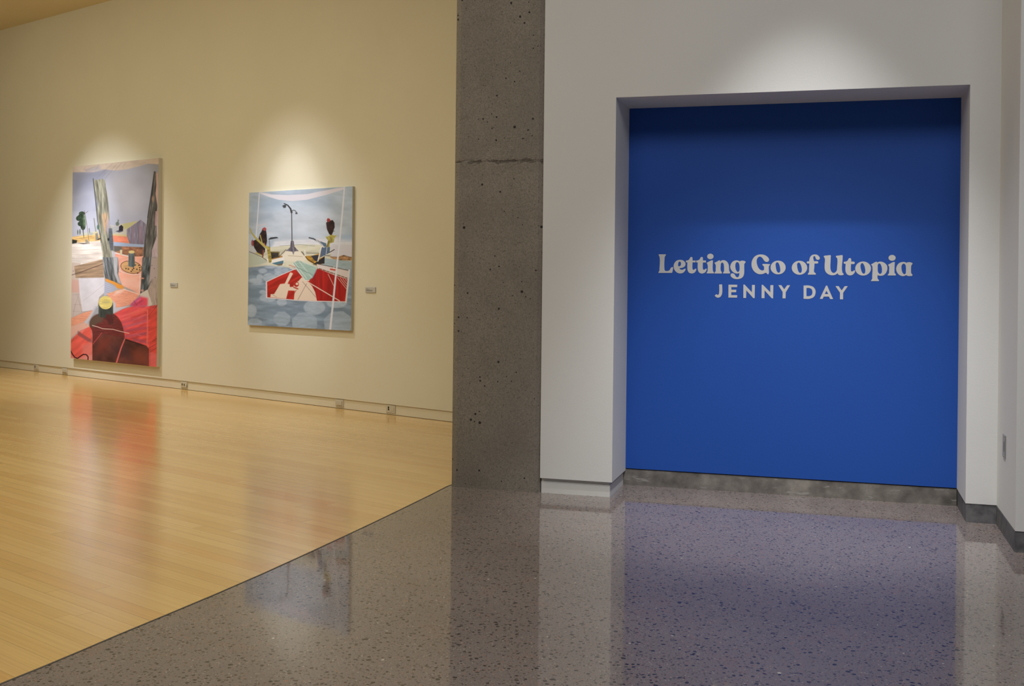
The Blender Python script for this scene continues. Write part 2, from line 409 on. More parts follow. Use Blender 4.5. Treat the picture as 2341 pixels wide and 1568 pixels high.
outlet('junction_box', (767, 785.4, 912.8, 929.6), 'box', 'blank cream cover box in the baseboard below right edge of the square painting', 'outlet', 'outlets in the gallery baseboard')
outlet('data_outlet', (882.8, 903.5, 926, 943.7), 'two', 'cream wall outlet with two black holes, nearest the concrete pillar', 'outlet', 'outlets in the gallery baseboard')

# ---------------------------------------------------------------- wall labels
def placard(px, label):
    x0, x1, y0, y1 = px; n = -.010
    s0, _ = on_plane(L, n, x0, (y0+y1)/2); s1, _ = on_plane(L, n, x1, (y0+y1)/2)
    zt = on_plane(L, n, (x0+x1)/2, y0)[1]; zb = on_plane(L, n, (x0+x1)/2, y1)[1]
    c = (s0+s1)/2; h = (s1-s0)/2; root = boxes('wall_label', L.mat(c, 0, zb), [(-h, h, n, -.0005, 0, zt-zb)], M['card'], .0012)
    tag(root, label, 'label', 'caption cards beside the paintings')
    H = zt-zb; rows = [(.72, -.85, -.45), (.58, -.85, -.1), (.47, -.85, .45), (.36, -.8, .55), (.27, -.85, .3)]
    boxes('caption_text', L.mat(c, 0, zb), [(a*h, b*h, n-.0006, n+.0004, (r-.035)*H, (r+.03)*H) for r, a, b in rows], M['ink'], 0, root)
placard((388.6, 404.9, 646.8, 656.6), 'small grey caption card to the right of the tall painting')
placard((834.8, 858.0, 656.6, 668.6), 'small grey caption card to the right of the square painting')

# ---------------------------------------------------------------- wall plate on the side wall by the right pier
na, za = on_side(F, sC, 2294.0, 1018); nb_, _ = on_side(F, sC, 2300.2, 1018)
zt = on_side(F, sC, 2296, 993)[1]; zb = on_side(F, sC, 2296, 1045)[1]
nc = (na+nb_)/2; hn = abs(nb_-na)/2; hn = min(max(hn, .035), .05); hzp = (zt-zb)/2
root = empty('switch_plate', F.mat(sC, nc, (zt+zb)/2)); tag(root, 'narrow grey steel switch plate low on the side wall by the right pier', 'wall plate')
boxes('cover_plate', F.mat(sC, nc, (zt+zb)/2), [(-.006, 0.0, -hn, hn, -hzp, hzp)], M['steel'], .0015, root)
boxes('toggle_insert', F.mat(sC, nc, (zt+zb)/2), [(-.009, -.005, -.016, .016, -.03, .03)], M['steel'], .001, root)
for zz in (-.85, .85):
    bm = bmesh.new(); bmesh.ops.create_uvsphere(bm, u_segments=10, v_segments=6, radius=.004)
    me = bpy.data.meshes.new('screw'); bm.to_mesh(me); bm.free()
    link('screw', me, M['steel'], root, F.mat(sC-.006, nc, (zt+zb)/2+zz*hzp))

# ---------------------------------------------------------------- lettering on the blue wall
def smooth(pts, k=7):
    """closed outline; a third value of 1 keeps the corner sharp"""
    n = len(pts); out = []
    P = [np.array(p[:2], float) for p in pts]; C = [len(p) > 2 for p in pts]
    for i in range(n):
        p1, p2 = P[i], P[(i+1) % n]; p0 = P[i-1]; p3 = P[(i+2) % n]
        d = np.linalg.norm(p2-p1)+1e-6
        def tan(a, b, c, corner, fwd):
            if corner: return (p2-p1)
            u = (b-a)/(np.linalg.norm(b-a)+1e-6); v = (c-b)/(np.linalg.norm(c-b)+1e-6)
            s_ = u+v; m = np.linalg.norm(s_); return s_/m*d if m > 1e-3 else (p2-p1)
        t1 = tan(p0, p1, p2, C[i], 1); t2 = tan(p1, p2, p3, C[(i+1) % n], 0)
        if C[i] and C[(i+1) % n]: out.append(p1); continue
        for j in range(k):
            u = j/k; a = 2*u**3-3*u**2+1; b = u**3-2*u**2+u; c = -2*u**3+3*u**2; e = u**3-u**2
            out.append(a*p1+b*t1+c*p2+e*t2)
    return out
def ell(cx, cy, rx, ry, n=28): return [(cx+rx*math.cos(2*math.pi*i/n), cy+ry*math.sin(2*math.pi*i/n)) for i in range(n)]
c1 = 1
LET = [   # (zoom origin, scale, [outlines])
 ((1500, 570), 19.6, [[(112,222,1),(442,222,1),(425,270),(388,330),(378,420),(372,860),(385,930),(430,965),(530,965),(600,930),(655,835),(690,803),(725,795),(762,802,1),(758,860),(738,960),(728,1020),(700,1054,1),(104,1054,1),(112,1010),(145,960),(150,880),(158,360),(142,310),(118,265)]]),
 ((1500, 570), 19.6, [[(785,740),(830,600),(930,500),(1080,468),(1230,510),(1310,610),(1315,690),(1265,775),(1180,820),(1100,835),(1040,838,1),(1065,880),(1140,915),(1220,900),(1285,865),(1328,872,1),(1300,950),(1220,1040),(1080,1078),(940,1040),(830,930)], [(990,758,1),(985,680),(998,600),(1050,545),(1105,590),(1115,660),(1090,730),(1040,758)]]),
 ((1500, 570), 19.6, [[(1335,500,1),(1400,495),(1470,460),(1510,400),(1535,355),(1575,342),(1615,350),(1630,395),(1632,500,1),(1768,500,1),(1768,582,1),(1630,582,1),(1628,850),(1640,900),(1680,915),(1725,895),(1760,865),(1802,872,1),(1790,940),(1720,1040),(1590,1080),(1470,1040),(1410,930),(1398,850),(1400,582,1),(1335,580,1)]]),
 ((1523.7, 569.8), 19.6, [[(1335,503,1),(1400,497),(1470,462),(1510,402),(1535,357),(1575,345),(1615,352),(1630,397),(1632,503,1),(1768,503,1),(1768,592,1),(1630,592,1),(1628,850),(1640,900),(1680,915),(1725,900),(1760,868),(1802,875,1),(1790,940),(1720,1040),(1590,1086),(1470,1045),(1410,935),(1398,850),(1400,590,1),(1335,588,1)]]),
 ((1600, 570), 19.6, [ell(470,317,143,125), [(302,606,1),(400,550),(530,492),(586,492,1),(580,600),(578,920),(592,980),(630,1040),(626,1076,1),(298,1076,1),(308,1040),(345,980),(350,900),(352,720),(335,660)]]),
 ((1600, 570), 19.6, [[(648,606,1),(760,550),(880,492),(905,500,1),(912,556,1),(970,500),(1080,485),(1200,540),(1280,660),(1305,850),(1312,950),(1345,1020),(1355,1078,1),(1036,1080,1),(1045,1040),(1080,980),(1084,880),(1080,760),(1062,650),(1005,590),(950,630),(935,720),(930,920),(945,970),(985,1030),(982,1080,1),(652,1080,1),(662,1040),(705,980),(710,880),(712,720),(690,660)]]),
 ((1600, 570), 19.6, [[(1362,800),(1380,690),(1440,580),(1530,515),(1650,493),(1740,512),(1785,540,1),(1860,508),(1980,515),(2052,552,1),(2040,590),(1995,650),(1988,760),(1988,1000),(1975,1120),(1920,1240),(1810,1310),(1660,1332),(1500,1300),(1400,1220),(1375,1150),(1400,1092),(1460,1072),(1530,1095),(1580,1160),(1630,1232),(1690,1250),(1740,1210),(1762,1150),(1770,1060,1),(1680,1085),(1540,1052),(1430,955)], [(1588,760),(1602,640),(1660,570),(1730,600),(1768,690),(1780,850),(1765,960),(1705,1015),(1640,960),(1602,870)]]),
 ((1705, 570), 19.6, [[(255,660),(290,480),(390,330),(540,245),(700,228),(860,262),(980,345),(1040,440),(1030,515),(980,556),(900,560),(820,500),(760,410),(690,345),(610,325),(530,380),(490,480),(490,600),(530,750),(600,870),(690,935),(760,942),(812,925,1),(818,800),(800,750),(742,692),(755,658),(800,652),(1094,665,1),(1085,690),(1037,750),(1030,850),(1026,1080),(1000,1117),(970,1110),(922,1055),(880,1052),(800,1090),(670,1112),(540,1095),(390,1000),(290,850)]]),
 ((1705, 570), 19.6, [ell(1448,812,337,307), [(1400,580),(1340,640),(1340,750),(1365,900),(1410,1010),(1470,1048),(1530,1010),(1545,920),(1530,790),(1490,660),(1445,595)]]),
 ((1800, 570), 19.6, [ell(543,824,345,313), [(500,590),(440,650),(440,760),(465,900),(510,1010),(575,1055),(630,1015),(648,920),(632,790),(590,670),(545,605)]]),
 ((1800, 570), 19.6, [[(868,580),(888,540),(930,535),(975,535,1),(990,440),(1030,330),(1110,255),(1230,228),(1350,255),(1430,330),(1457,390),(1430,450),(1370,472),(1300,445),(1265,380),(1240,320),(1200,298),(1165,340),(1165,420),(1202,535,1),(1350,535),(1380,560),(1370,622),(1340,634),(1217,634,1),(1207,800),(1205,1020),(1240,1050),(1275,1090),(1268,1132,1),(916,1132,1),(925,1085),(965,1030),(972,900),(985,632,1),(900,632),(875,612)]]),
 ((1880, 570), 19.6, [[(62,310),(100,285),(220,272),(345,260),(374,270),(376,350),(360,800),(370,900),(420,1010),(500,1055),(590,1020),(650,930),(660,800),(672,430),(655,385),(606,330),(615,300),(740,275),(880,260),(908,272),(910,350),(897,1030),(915,1060),(955,1100),(945,1132),(900,1155),(780,1155),(710,1120),(680,1065,1),(600,1130),(440,1160),(280,1120),(160,1020),(110,890),(103,700),(115,440),(100,385),(68,340)]]),
 ((1880, 570), 19.6, [[(965,565),(1060,545),(1120,510),(1160,455),(1185,405),(1230,392),(1270,400),(1290,440),(1296,552,1),(1420,555),(1447,580),(1442,640),(1410,657),(1285,657,1),(1280,930),(1290,975),(1330,993),(1380,970),(1420,940),(1470,946,1),(1455,1020),(1380,1120),(1250,1167),(1120,1125),(1050,1020),(1033,900),(1043,648,1),(975,640),(958,605)]]),
 ((1880, 570), 19.6, [ell(1826,858,352,315), [(1780,615),(1715,690),(1710,790),(1740,930),(1790,1050),(1860,1092),(1905,1060),(1925,960),(1910,830),(1870,710),(1820,635)]]),
 ((1980, 570), 19.6, [[(213,682,1),(330,615),(450,555),(490,560,1),(500,592,1),(560,560),(680,550),(830,610),(930,720),(952,860),(910,1020),(820,1130),(690,1182),(580,1175),(515,1150,1),(512,1280),(530,1330),(578,1390),(568,1422,1),(216,1420,1),(235,1375),(270,1320),(275,1200),(285,800),(272,740)], [(580,630),(530,690),(522,820),(525,960),(560,1060),(625,1100),(690,1060),(712,950),(705,830),(670,710),(630,650)]]),
 ((1980, 570), 19.6, [ell(1165,380,160,132), [(978,692,1),(1100,625),(1230,565),(1288,572,1),(1280,700),(1273,1000),(1282,1060),(1332,1120),(1328,1168,1),(970,1168,1),(985,1120),(1025,1070),(1030,960),(1037,820),(1020,750)]]),
 ((1980, 570), 19.6, [[(1348,850),(1390,720),(1490,610),(1650,563),(1750,575),(1810,605,1),(1860,580),(1990,580),(2085,622,1),(2070,660),(2025,730),(2015,850),(2013,1000),(2025,1070),(2077,1140),(2062,1190,1),(1860,1188),(1800,1155,1),(1680,1197),(1560,1182),(1430,1090),(1360,960)], [(1680,640),(1600,710),(1585,830),(1600,950),(1650,1070),(1715,1115),(1770,1080),(1785,960),(1785,800),(1765,700),(1720,650)]]),
]
NAME = [
 ((1625, 640), 14.63, [[(280,148,1),(378,148,1),(380,430),(352,520),(300,575),(230,590),(170,565),(130,520,1),(185,475,1),(225,498),(262,482),(278,420)]]),
 ((1625, 640), 14.63, [[(592,156,1),(885,158,1),(878,240,1),(688,238,1),(686,325,1),(852,325,1),(848,410,1),(684,408,1),(684,506,1),(882,508,1),(878,590,1),(588,588,1)]]),
 ((1625, 640), 14.63, [[(1088,602,1),(1090,152,1),(1128,152,1),(1375,412,1),(1378,163,1),(1474,165,1),(1466,607,1),(1422,607,1),(1187,345,1),(1180,602,1)]]),
 ((1625, 640), 14.63, [[(1698,607,1),(1702,160,1),(1740,160,1),(1990,412,1),(1992,172,1),(2092,172,1),(2082,615,1),(2042,615,1),(1797,345,1),(1796,607,1)]]),
 ((1785, 640), 14.63, [[(-82,175,1),(16,172,1),(115,312,1),(212,175,1),(312,175,1),(165,412,1),(160,614,1),(57,614,1),(62,400,1)]]),
 ((1785, 640), 14.63, [[(762,186,1),(940,185),(1080,230),(1155,330),(1162,430),(1110,560),(960,628),(762,628,1)], [(858,270,1),(950,268),(1030,310),(1058,400),(1030,500),(950,540),(858,540,1)]]),
 ((1785, 640), 14.63, [[(1512,186,1),(1550,186,1),(1748,637,1),(1648,637,1),(1612,556,1),(1435,556,1),(1400,633,1),(1302,631,1)], [(1526,360,1),(1587,470,1),(1472,470,1)]]),
 ((1785, 640), 14.63, [[(1828,205,1),(1930,203,1),(2035,347,1),(2140,205,1),(2242,205,1),(2085,430,1),(2082,647,1),(1978,647,1),(1980,425,1)]]),
]
def lettering(name, data, label):
    allp = []
    outs = []
    for (ox, oy), sc_, outl in data:
        sp = []
        for k, o in enumerate(outl):
            q = smooth(o)
            sp.append([on_plane(F, RD-.001, ox+p[0]/sc_, oy+p[1]/sc_) for p in q])
        outs.append(sp); allp += [p for o in sp for p in o]
    a = np.array(allp); cs = (a[:, 0].min()+a[:, 0].max())/2; zb = a[:, 1].min()
    root = empty(name, F.mat(cs, RD-.001, zb)); tag(root, label, 'lettering')
    for sp in outs:
        cu = bpy.data.curves.new('tmp', 'CURVE'); cu.dimensions = '2D'; cu.fill_mode = 'BOTH'; cu.extrude = .0006
        for o in sp:
            s_ = cu.splines.new('POLY'); s_.points.add(len(o)-1); s_.use_cyclic_u = True
            for pt, (s, z) in zip(s_.points, o): pt.co = (s-cs, z-zb, 0, 1)
        ob = bpy.data.objects.new('tmp', cu); COL.objects.link(ob)
        bpy.context.view_layer.update()
        me = bpy.data.meshes.new_from_object(ob.evaluated_get(bpy.context.evaluated_depsgraph_get()))
        bpy.data.objects.remove(ob)
        me.name = 'letter'
        me.transform(Matrix(((1, 0, 0, 0), (0, 0, -1, 0), (0, 1, 0, 0), (0, 0, 0, 1))))
        me.materials.clear()
        link('letter', me, M['vinyl'], root, root.matrix_world)
lettering('title_lettering', LET, 'large white serif title lettering on the blue wall, upper line')
lettering('name_lettering', NAME, 'small white capital lettering on the blue wall, lower line')
# ---------------------------------------------------------------- paintings: brushwork laid down stroke by stroke on a fine canvas mesh
class Brush:
    def __init__(s, X, Y, base, seed=1):
        s.X, s.Y = X, Y; s.C = np.tile(np.array(base, float)/255, (len(X), 1)); s.o = (0, 0); s.k = 1.0
        s.r = np.random.RandomState(seed)
    def at(s, o, k): s.o, s.k = o, k; s.x = (s.X-o[0])*k; s.y = (s.Y-o[1])*k
    def put(s, a, col, var=0.0, ang=None, fx=.02, fy=.2):
        m = a > 0.003
        if not m.any(): return
        c = np.array(col, float)/255
        if var:
            x, y = s.x[m], s.y[m]
            if ang is not None:
                ca, sa = math.cos(ang), math.sin(ang); x, y = x*ca+y*sa, -x*sa+y*ca
            v = s.fbm(x*fx, y*fy)*var
            c = np.clip(c[None, :]*(1+v[:, None]), 0, 1)
        s.C[m] = s.C[m]*(1-a[m])[:, None] + c*a[m][:, None]
    def fbm(s, x, y):
        out = np.zeros(len(x)); amp = 1.0
        for o in range(3):
            g = s.r.rand(64, 64)*2-1
            xi = np.floor(x).astype(int); yi = np.floor(y).astype(int); fx = x-xi; fy = y-yi
            fx = fx*fx*(3-2*fx); fy = fy*fy*(3-2*fy)
            q = lambda a, b: g[a % 64, b % 64]
            out += amp*((q(xi, yi)*(1-fx)+q(xi+1, yi)*fx)*(1-fy)+(q(xi, yi+1)*(1-fx)+q(xi+1, yi+1)*fx)*fy)
            x, y, amp = x*2.1+7, y*2.1+3, amp*.5
        return out
    def sd(s, P):
        P = np.array(P, float); n = len(P)
        lo, hi = P.min(0)-40, P.max(0)+40
        m = np.where((s.x > lo[0]) & (s.x < hi[0]) & (s.y > lo[1]) & (s.y < hi[1]))[0]
        x, y = s.x[m], s.y[m]; ins = np.zeros(len(m), bool); d2 = np.full(len(m), 1e9)
        for i in range(n):
            a, b = P[i], P[(i+1) % n]; e = b-a; l2 = (e**2).sum()+1e-9
            t = np.clip(((x-a[0])*e[0]+(y-a[1])*e[1])/l2, 0, 1)
            d2 = np.minimum(d2, (x-a[0]-t*e[0])**2+(y-a[1]-t*e[1])**2)
            c = ((a[1] > y) != (b[1] > y))
            with np.errstate(divide='ignore', invalid='ignore'):
                c &= x < (b[0]-a[0])*(y-a[1])/(b[1]-a[1]+1e-12)+a[0]
            ins ^= c
        d = np.sqrt(d2); out = np.full(len(s.x), 1e3); out[m] = np.where(ins, -d, d); return out
    def poly(s, P, col, soft=3, al=1.0, **k): s.put(al*np.clip(.5-s.sd(P)/(2*soft), 0, 1), col, **k)
    def ell(s, cx, cy, rx, ry, col, rot=0, soft=2.5, al=1.0, **k):
        x, y = s.x-cx, s.y-cy; c, n = math.cos(rot), math.sin(rot); x, y = x*c+y*n, -x*n+y*c
        r = np.sqrt((x/rx)**2+(y/ry)**2)+1e-9; d = (r-1)*min(rx, ry); s.put(al*np.clip(.5-d/(2*soft), 0, 1), col, **k)
    def line(s, pts, w0, col, w1=None, soft=1.6, al=1.0, **k):
        w1 = w0 if w1 is None else w1; best = np.full(len(s.x), 1e3); n = len(pts)-1
        for i in range(n):
            a, b = np.array(pts[i], float), np.array(pts[i+1], float); e = b-a; l2 = (e**2).sum()+1e-9
            t = np.clip(((s.x-a[0])*e[0]+(s.y-a[1])*e[1])/l2, 0, 1)
            w = w0+(w1-w0)*(i+t)/n
            best = np.minimum(best, np.sqrt((s.x-a[0]-t*e[0])**2+(s.y-a[1]-t*e[1])**2)-w/2)
        s.put(al*np.clip(.5-best/(2*soft), 0, 1), col, **k)

def paint_tall(b):
    A = lambda: b.at((140, 340), 6.032)
    B = lambda: b.at((140, 590), 5.407)
    A()
    b.poly([(100, 60), (1400, 60), (1400, 1300), (100, 1300)], (164, 166, 177), var=.05, fx=.004, fy=.004)
    b.poly([(150, 900), (520, 900), (560, 1250), (150, 1250)], (190, 190, 198), soft=110, al=.8)  # sky tones, next two lines too: pigment with some spot lighting painted in
    b.ell(850, 640, 300, 300, (186, 184, 184), soft=120, al=.6)
    b.poly([(150, 300), (620, 300), (560, 470), (150, 620)], (132, 136, 152), soft=70, al=.6)
    b.poly([(100, 200), (1345, 90), (1345, 215), (1200, 205), (1080, 240), (900, 285), (760, 300), (600, 285), (440, 322), (100, 325)], (206, 190, 172), soft=7, var=.04, fx=.01, fy=.02)
    b.poly([(330, 290), (520, 240), (560, 300), (340, 325)], (170, 168, 178), soft=22, al=.7)
    for a, c in (((330, 250), (305, 305)), ((515, 225), (470, 300)), ((470, 245), (330, 300)), ((710, 200), (600, 300)), ((760, 215), (700, 290)), ((830, 195), (740, 300)), ((905, 185), (840, 255)), ((600, 300), (520, 380)), ((700, 300), (600, 420)), ((610, 330), (560, 390))):
        b.line([a, c], 3.5, (128, 112, 116), al=.6)
    # far land, left
    b.poly([(140, 1215), (330, 1190), (500, 1140), (560, 1270), (400, 1310), (140, 1290)], (222, 182, 116), soft=6, var=.12, fx=.01, fy=.06)
    b.poly([(250, 1170), (500, 1130), (510, 1180), (330, 1200)], (200, 200, 170), soft=12, al=.7)
    b.poly([(140, 1300), (570, 1265), (600, 1660), (140, 1660)], (228, 218, 204), soft=8, var=.08, fx=.006, fy=.03)
    for y0, y1 in ((1385, 1400), (1450, 1465), (1500, 1520)):
        b.line([(150, y0+10), (300, y1), (520, y0)], 6, (190, 165, 150), al=.6)
    # hills and strip fields, right
    b.poly([(670, 1050), (740, 1062), (840, 1035), (1060, 1000), (1100, 1200), (700, 1210)], (190, 184, 166), soft=5)
    b.poly([(840, 1040), (1055, 995), (930, 1095), (860, 1110)], (182, 176, 124), soft=6)
    b.poly([(680, 1055), (720, 1075), (800, 1050), (790, 1150), (700, 1170)], (168, 168, 166), soft=8)
    b.ell(775, 1035, 26, 28, (92, 104, 84), al=.8); b.ell(785, 990, 12, 18, (110, 124, 100), al=.7); b.line([(790, 990), (765, 1055)], 6, (70, 80, 70))
    b.poly([(750, 1140), (800, 1120), (850, 1140), (800, 1155)], (80, 80, 92), soft=5)
    b.poly([(796, 1075), (828, 1048), (855, 1075), (852, 1135), (795, 1132)], (42, 40, 50), soft=2)
    b.poly([(700, 1190), (800, 1200), (945, 1212), (950, 1305), (715, 1290)], (226, 138, 108), soft=5, var=.08)
    b.poly([(700, 1175), (915, 1190), (915, 1215), (700, 1195)], (205, 180, 120), soft=5, al=.8)
    b.poly([(905, 1110), (1095, 978), (1175, 1045), (1160, 1320), (945, 1312), (905, 1200)], (128, 122, 134), soft=3, var=.12, ang=math.pi/2, fx=.01, fy=.06)
    for x in (985, 1075, 1100): b.line([(x, 1070), (x+14, 1290)], 9, (168, 112, 118), al=.6, soft=4)
    b.poly([(720, 1285), (800, 1290), (960, 1310), (1140, 1322), (1135, 1362), (850, 1352), (730, 1345)], (158, 174, 196), soft=4)
    b.poly([(725, 1342), (1135, 1358), (1125, 1500), (980, 1480), (820, 1452), (735, 1430)], (150, 106, 80), soft=5, var=.25, fx=.02, fy=.04)
    b.poly([(728, 1342), (830, 1350), (830, 1400), (730, 1425)], (104, 100, 92), soft=8)
    b.poly([(735, 1435), (830, 1460), (1000, 1495), (1130, 1480), (1130, 1660), (720, 1660)], (240, 160, 134), soft=4, var=.06)
    b.line([(745, 1435), (850, 1465), (960, 1490)], 14, (232, 222, 210), soft=4)
    b.poly([(808, 1395), (842, 1393), (838, 1465), (812, 1462)], (206, 196, 160), soft=2)
    B()
    b.poly([(650, -20), (1010, -20), (1000, 200), (985, 450), (760, 340), (690, 190)], (240, 176, 152), soft=3, var=.06, fx=.01, fy=.03)
    b.poly([(735, 330), (970, 400), (985, 300), (900, 250), (780, 260)], (248, 196, 176), soft=25, al=.8)
    b.line([(690, 130), (760, 175), (880, 205), (985, 200)], 8, (240, 228, 215), al=.8)
    b.line([(975, 210), (965, 435)], 7, (240, 232, 222), al=.8)
    b.ell(865, 112, 134, 78, (104, 68, 52), rot=.18, soft=2); b.ell(865, 112, 127, 71, (214, 170, 118), rot=.18, soft=2, var=.08)
    for x, y in ((830, 135), (865, 165), (895, 128), (935, 138), (960, 90), (970, 145), (945, 185), (915, 85), (800, 130), (880, 145), (970, 118)):
        b.ell(x, y, 9, 7, (52, 36, 34))
    A(); b.poly([(930, 1422), (1012, 1422), (1012, 1600), (1000, 1640), (925, 1620)], (104, 114, 116), soft=2.5, var=.2, ang=math.pi/2, fx=.01, fy=.08)
    b.ell(970, 1424, 42, 21, (226, 206, 140)); B()
    b.poly([(832, -30), (906, -30), (912, 98), (880, 105), (846, 95)], (96, 108, 110), soft=2.5, var=.2, ang=math.pi/2, fx=.01, fy=.08)
    # lower left fields
    b.poly([(100, 50), (240, 60), (240, 300), (100, 300)], (206, 188, 172), soft=5)
    b.poly([(160, 100), (520, 12), (525, 240), (178, 244)], (164, 138, 110), soft=3, var=.16, ang=-.12, fx=.006, fy=.05)
    b.line([(128, 210), (250, 170), (515, 72)], 6, (72, 50, 48))
    b.poly([(100, 260), (220, 275), (232, 430), (100, 440)], (212, 172, 156), soft=8)
    b.poly([(100, 420), (245, 430), (270, 660), (100, 760)], (202, 188, 178), soft=10)
    b.poly([(215, 250), (535, 240), (540, 420), (470, 480), (450, 590), (400, 640), (262, 662), (225, 420)], (218, 214, 216), soft=3, var=.03, fx=.01, fy=.01)
    for p in (((185, 440), (255, 660)), ((220, 440), (150, 660)), ((140, 455), (225, 445)), ((150, 575), (250, 575)), ((140, 658), (270, 660)), ((205, 440), (240, 600)), ((175, 560), (145, 720))): b.line(p, 3.5, (150, 128, 124), al=.55)
    b.line([(270, 530), (540, 320)], 3, (170, 160, 160), al=.7)
    b.poly([(535, 285), (700, 372), (650, 420), (530, 470)], (182, 186, 200), soft=4)
    for k in range(5): b.line([(540, 310+k*26), (610, 335+k*24), (680, 375+k*12)], 5, (126, 136, 160), al=.6)
    b.poly([(560, 440), (765, 378), (975, 440), (930, 500), (860, 570), (740, 610), (675, 612), (640, 540)], (238, 166, 138), soft=4, var=.06)
    b.poly([(680, 400), (790, 385), (740, 430), (650, 460)], (246, 214, 196), soft=18, al=.8)
    b.line([(670, 480), (830, 560)], 6, (245, 190, 150), al=.8); b.line([(765, 382), (965, 448)], 8, (240, 222, 210), al=.9)
    b.line([(575, 455), (700, 392)], 8, (232, 176, 110), al=.8)
    b.poly([(640, 520), (670, 560), (675, 615), (830, 590), (870, 575), (700, 660), (640, 680)], (200, 202, 210), soft=5)
    b.poly([(1060, 380), (1120, 180), (1220, 100), (1220, 610), (1110, 580)], (170, 154, 140), soft=4, var=.1, ang=math.pi/2)
    b.poly([(975, 440), (1065, 388), (1125, 575), (1050, 610), (985, 560)], (206, 196, 180), soft=3)
    # large red field
    b.poly([(650, 690), (760, 630), (880, 598), (1050, 600), (1230, 570), (1230, 1400), (1080, 1360), (1060, 1100), (780, 1010), (765, 870)], (226, 84, 80), soft=4, var=.16, ang=-.35, fx=.008, fy=.03)
    b.poly([(700, 680), (900, 620), (1040, 640), (760, 820)], (232, 96, 104), soft=50, al=.7)
    for p_ in (((720, 730), (960, 650)), ((800, 840), (1000, 800)), ((900, 760), (1040, 700)), ((760, 760), (850, 730))): b.line(p_, 14, (242, 128, 120), soft=9, al=.6)
    b.poly([(860, 580), (985, 480), (1060, 500), (1060, 600), (900, 615)], (224, 84, 110), soft=26, var=.15, ang=-.6, fx=.01, fy=.04)
    b.line([(870, 575), (940, 510), (985, 490)], 20, (206, 60, 140), soft=12, al=.6); b.line([(1000, 500), (1050, 510), (1050, 570)], 26, (232, 70, 80), soft=12, al=.8)
    for k, (p, c) in enumerate([(((770, 800), (1060, 720)), (196, 92, 118)), (((760, 860), (1060, 770)), (170, 96, 130)), (((790, 900), (1050, 860)), (160, 80, 112)), (((790, 970), (1050, 930)), (150, 88, 118)), (((860, 700), (1040, 640)), (236, 110, 96)), (((900, 1010), (1060, 1040)), (130, 78, 108))]):
        b.line(p, 34, c, soft=14, al=.55)
    b.poly([(1075, 640), (1230, 600), (1230, 1240), (1090, 1160)], (206, 74, 60), soft=6, al=.7, var=.12, ang=-.5, fx=.01, fy=.04)
    b.poly([(1085, 1160), (1230, 1180), (1230, 1400), (1080, 1350)], (222, 108, 100), soft=14, al=.8)
    b.line([(1068, 640), (1060, 1090)], 13, (232, 120, 104), soft=3, al=.85); b.line([(930, 610), (1070, 650)], 8, (236, 112, 96), al=.8)
    for p in (((1075, 720), (1185, 590)), ((1085, 1110), (1190, 1050)), ((1080, 1170), (1190, 1100)), ((1130, 1025), (1190, 980)), ((1180, 500), (1185, 600))): b.line(p, 4.5, (88, 40, 50), al=.75)
    b.line([(895, 525), (935, 580)], 5, (110, 40, 90), al=.8)
    # lower left reds
    b.poly([(100, 750), (260, 680), (410, 636), (400, 690), (300, 780), (210, 820), (100, 860)], (230, 160, 128), soft=6, var=.06)
    b.poly([(100, 850), (290, 790), (360, 800), (370, 850), (210, 905), (160, 960), (100, 1000)], (226, 178, 158), soft=10)
    b.poly([(280, 790), (330, 740), (420, 590), (465, 600), (462, 700), (360, 770), (345, 830)], (196, 198, 202), soft=8, al=.9)
    b.poly([(305, 830), (340, 780), (440, 600), (462, 620), (460, 700), (370, 760)], (160, 160, 166), soft=8, al=.8)
    b.poly([(100, 1030), (160, 970), (240, 900), (370, 838), (392, 1060), (392, 1300), (100, 1300)], (230, 98, 84), soft=5, var=.08, ang=-.7, fx=.006, fy=.03)
    b.poly([(205, 900), (260, 935), (390, 1020), (385, 1050), (330, 1030), (205, 950)], (140, 84, 84), soft=8, al=.8)
    b.poly([(230, 900), (300, 870), (260, 930)], (238, 130, 120), soft=8); b.poly([(260, 1080), (385, 1030), (390, 1290), (270, 1290)], (228, 140, 128), soft=22, al=.6)
    b.poly([(100, 1180), (190, 1240), (390, 1190), (390, 1320), (100, 1320)], (226, 150, 138), soft=16, al=.8)
    # dark bottle shape and brown ground
    b.poly(smooth([(350, 830), (375, 745), (460, 690), (560, 680), (650, 690), (725, 765), (768, 880), (775, 1000), (600, 1100, 1), (385, 1070, 1), (380, 900)]), (112, 50, 48), soft=3, var=.12)
    b.poly(smooth([(350, 830), (375, 745), (450, 695), (490, 720), (520, 760), (430, 820), (400, 860)]), (96, 80, 66), soft=14, al=.9)
    b.poly([(385, 1075), (510, 932), (640, 955), (780, 990), (1050, 1080), (1082, 1120), (1084, 1400), (385, 1300)], (96, 54, 48), soft=3, var=.25, fx=.008, fy=.008)
    b.poly([(470, 1000), (620, 970), (560, 1120), (430, 1180)], (132, 58, 48), soft=40, al=.7)
    b.poly([(830, 1120), (1070, 1120), (1070, 1320), (900, 1300)], (134, 66, 50), soft=50, al=.7)
    b.poly([(640, 1080), (840, 1080), (860, 1240), (640, 1200)], (74, 48, 54), soft=50, al=.7)
    b.line([(780, 1005), (900, 1040), (1010, 1080)], 12, (60, 34, 36), soft=5)
    b.line([(785, 1000), (740, 1110), (680, 1300)], 14, (218, 110, 106), w1=20, soft=3)
    b.line([(500, 925), (395, 1060)], 12, (176, 78, 76), soft=3, al=.85)
    b.poly([(462, 555), (640, 555), (642, 720), (640, 810), (600, 820), (545, 745), (460, 720)], (62, 68, 62), soft=3, var=.25, ang=math.pi/2, fx=.01, fy=.09)
    b.poly([(545, 740), (560, 690), (642, 700), (645, 800), (600, 822)], (92, 40, 40), soft=12, al=.9)
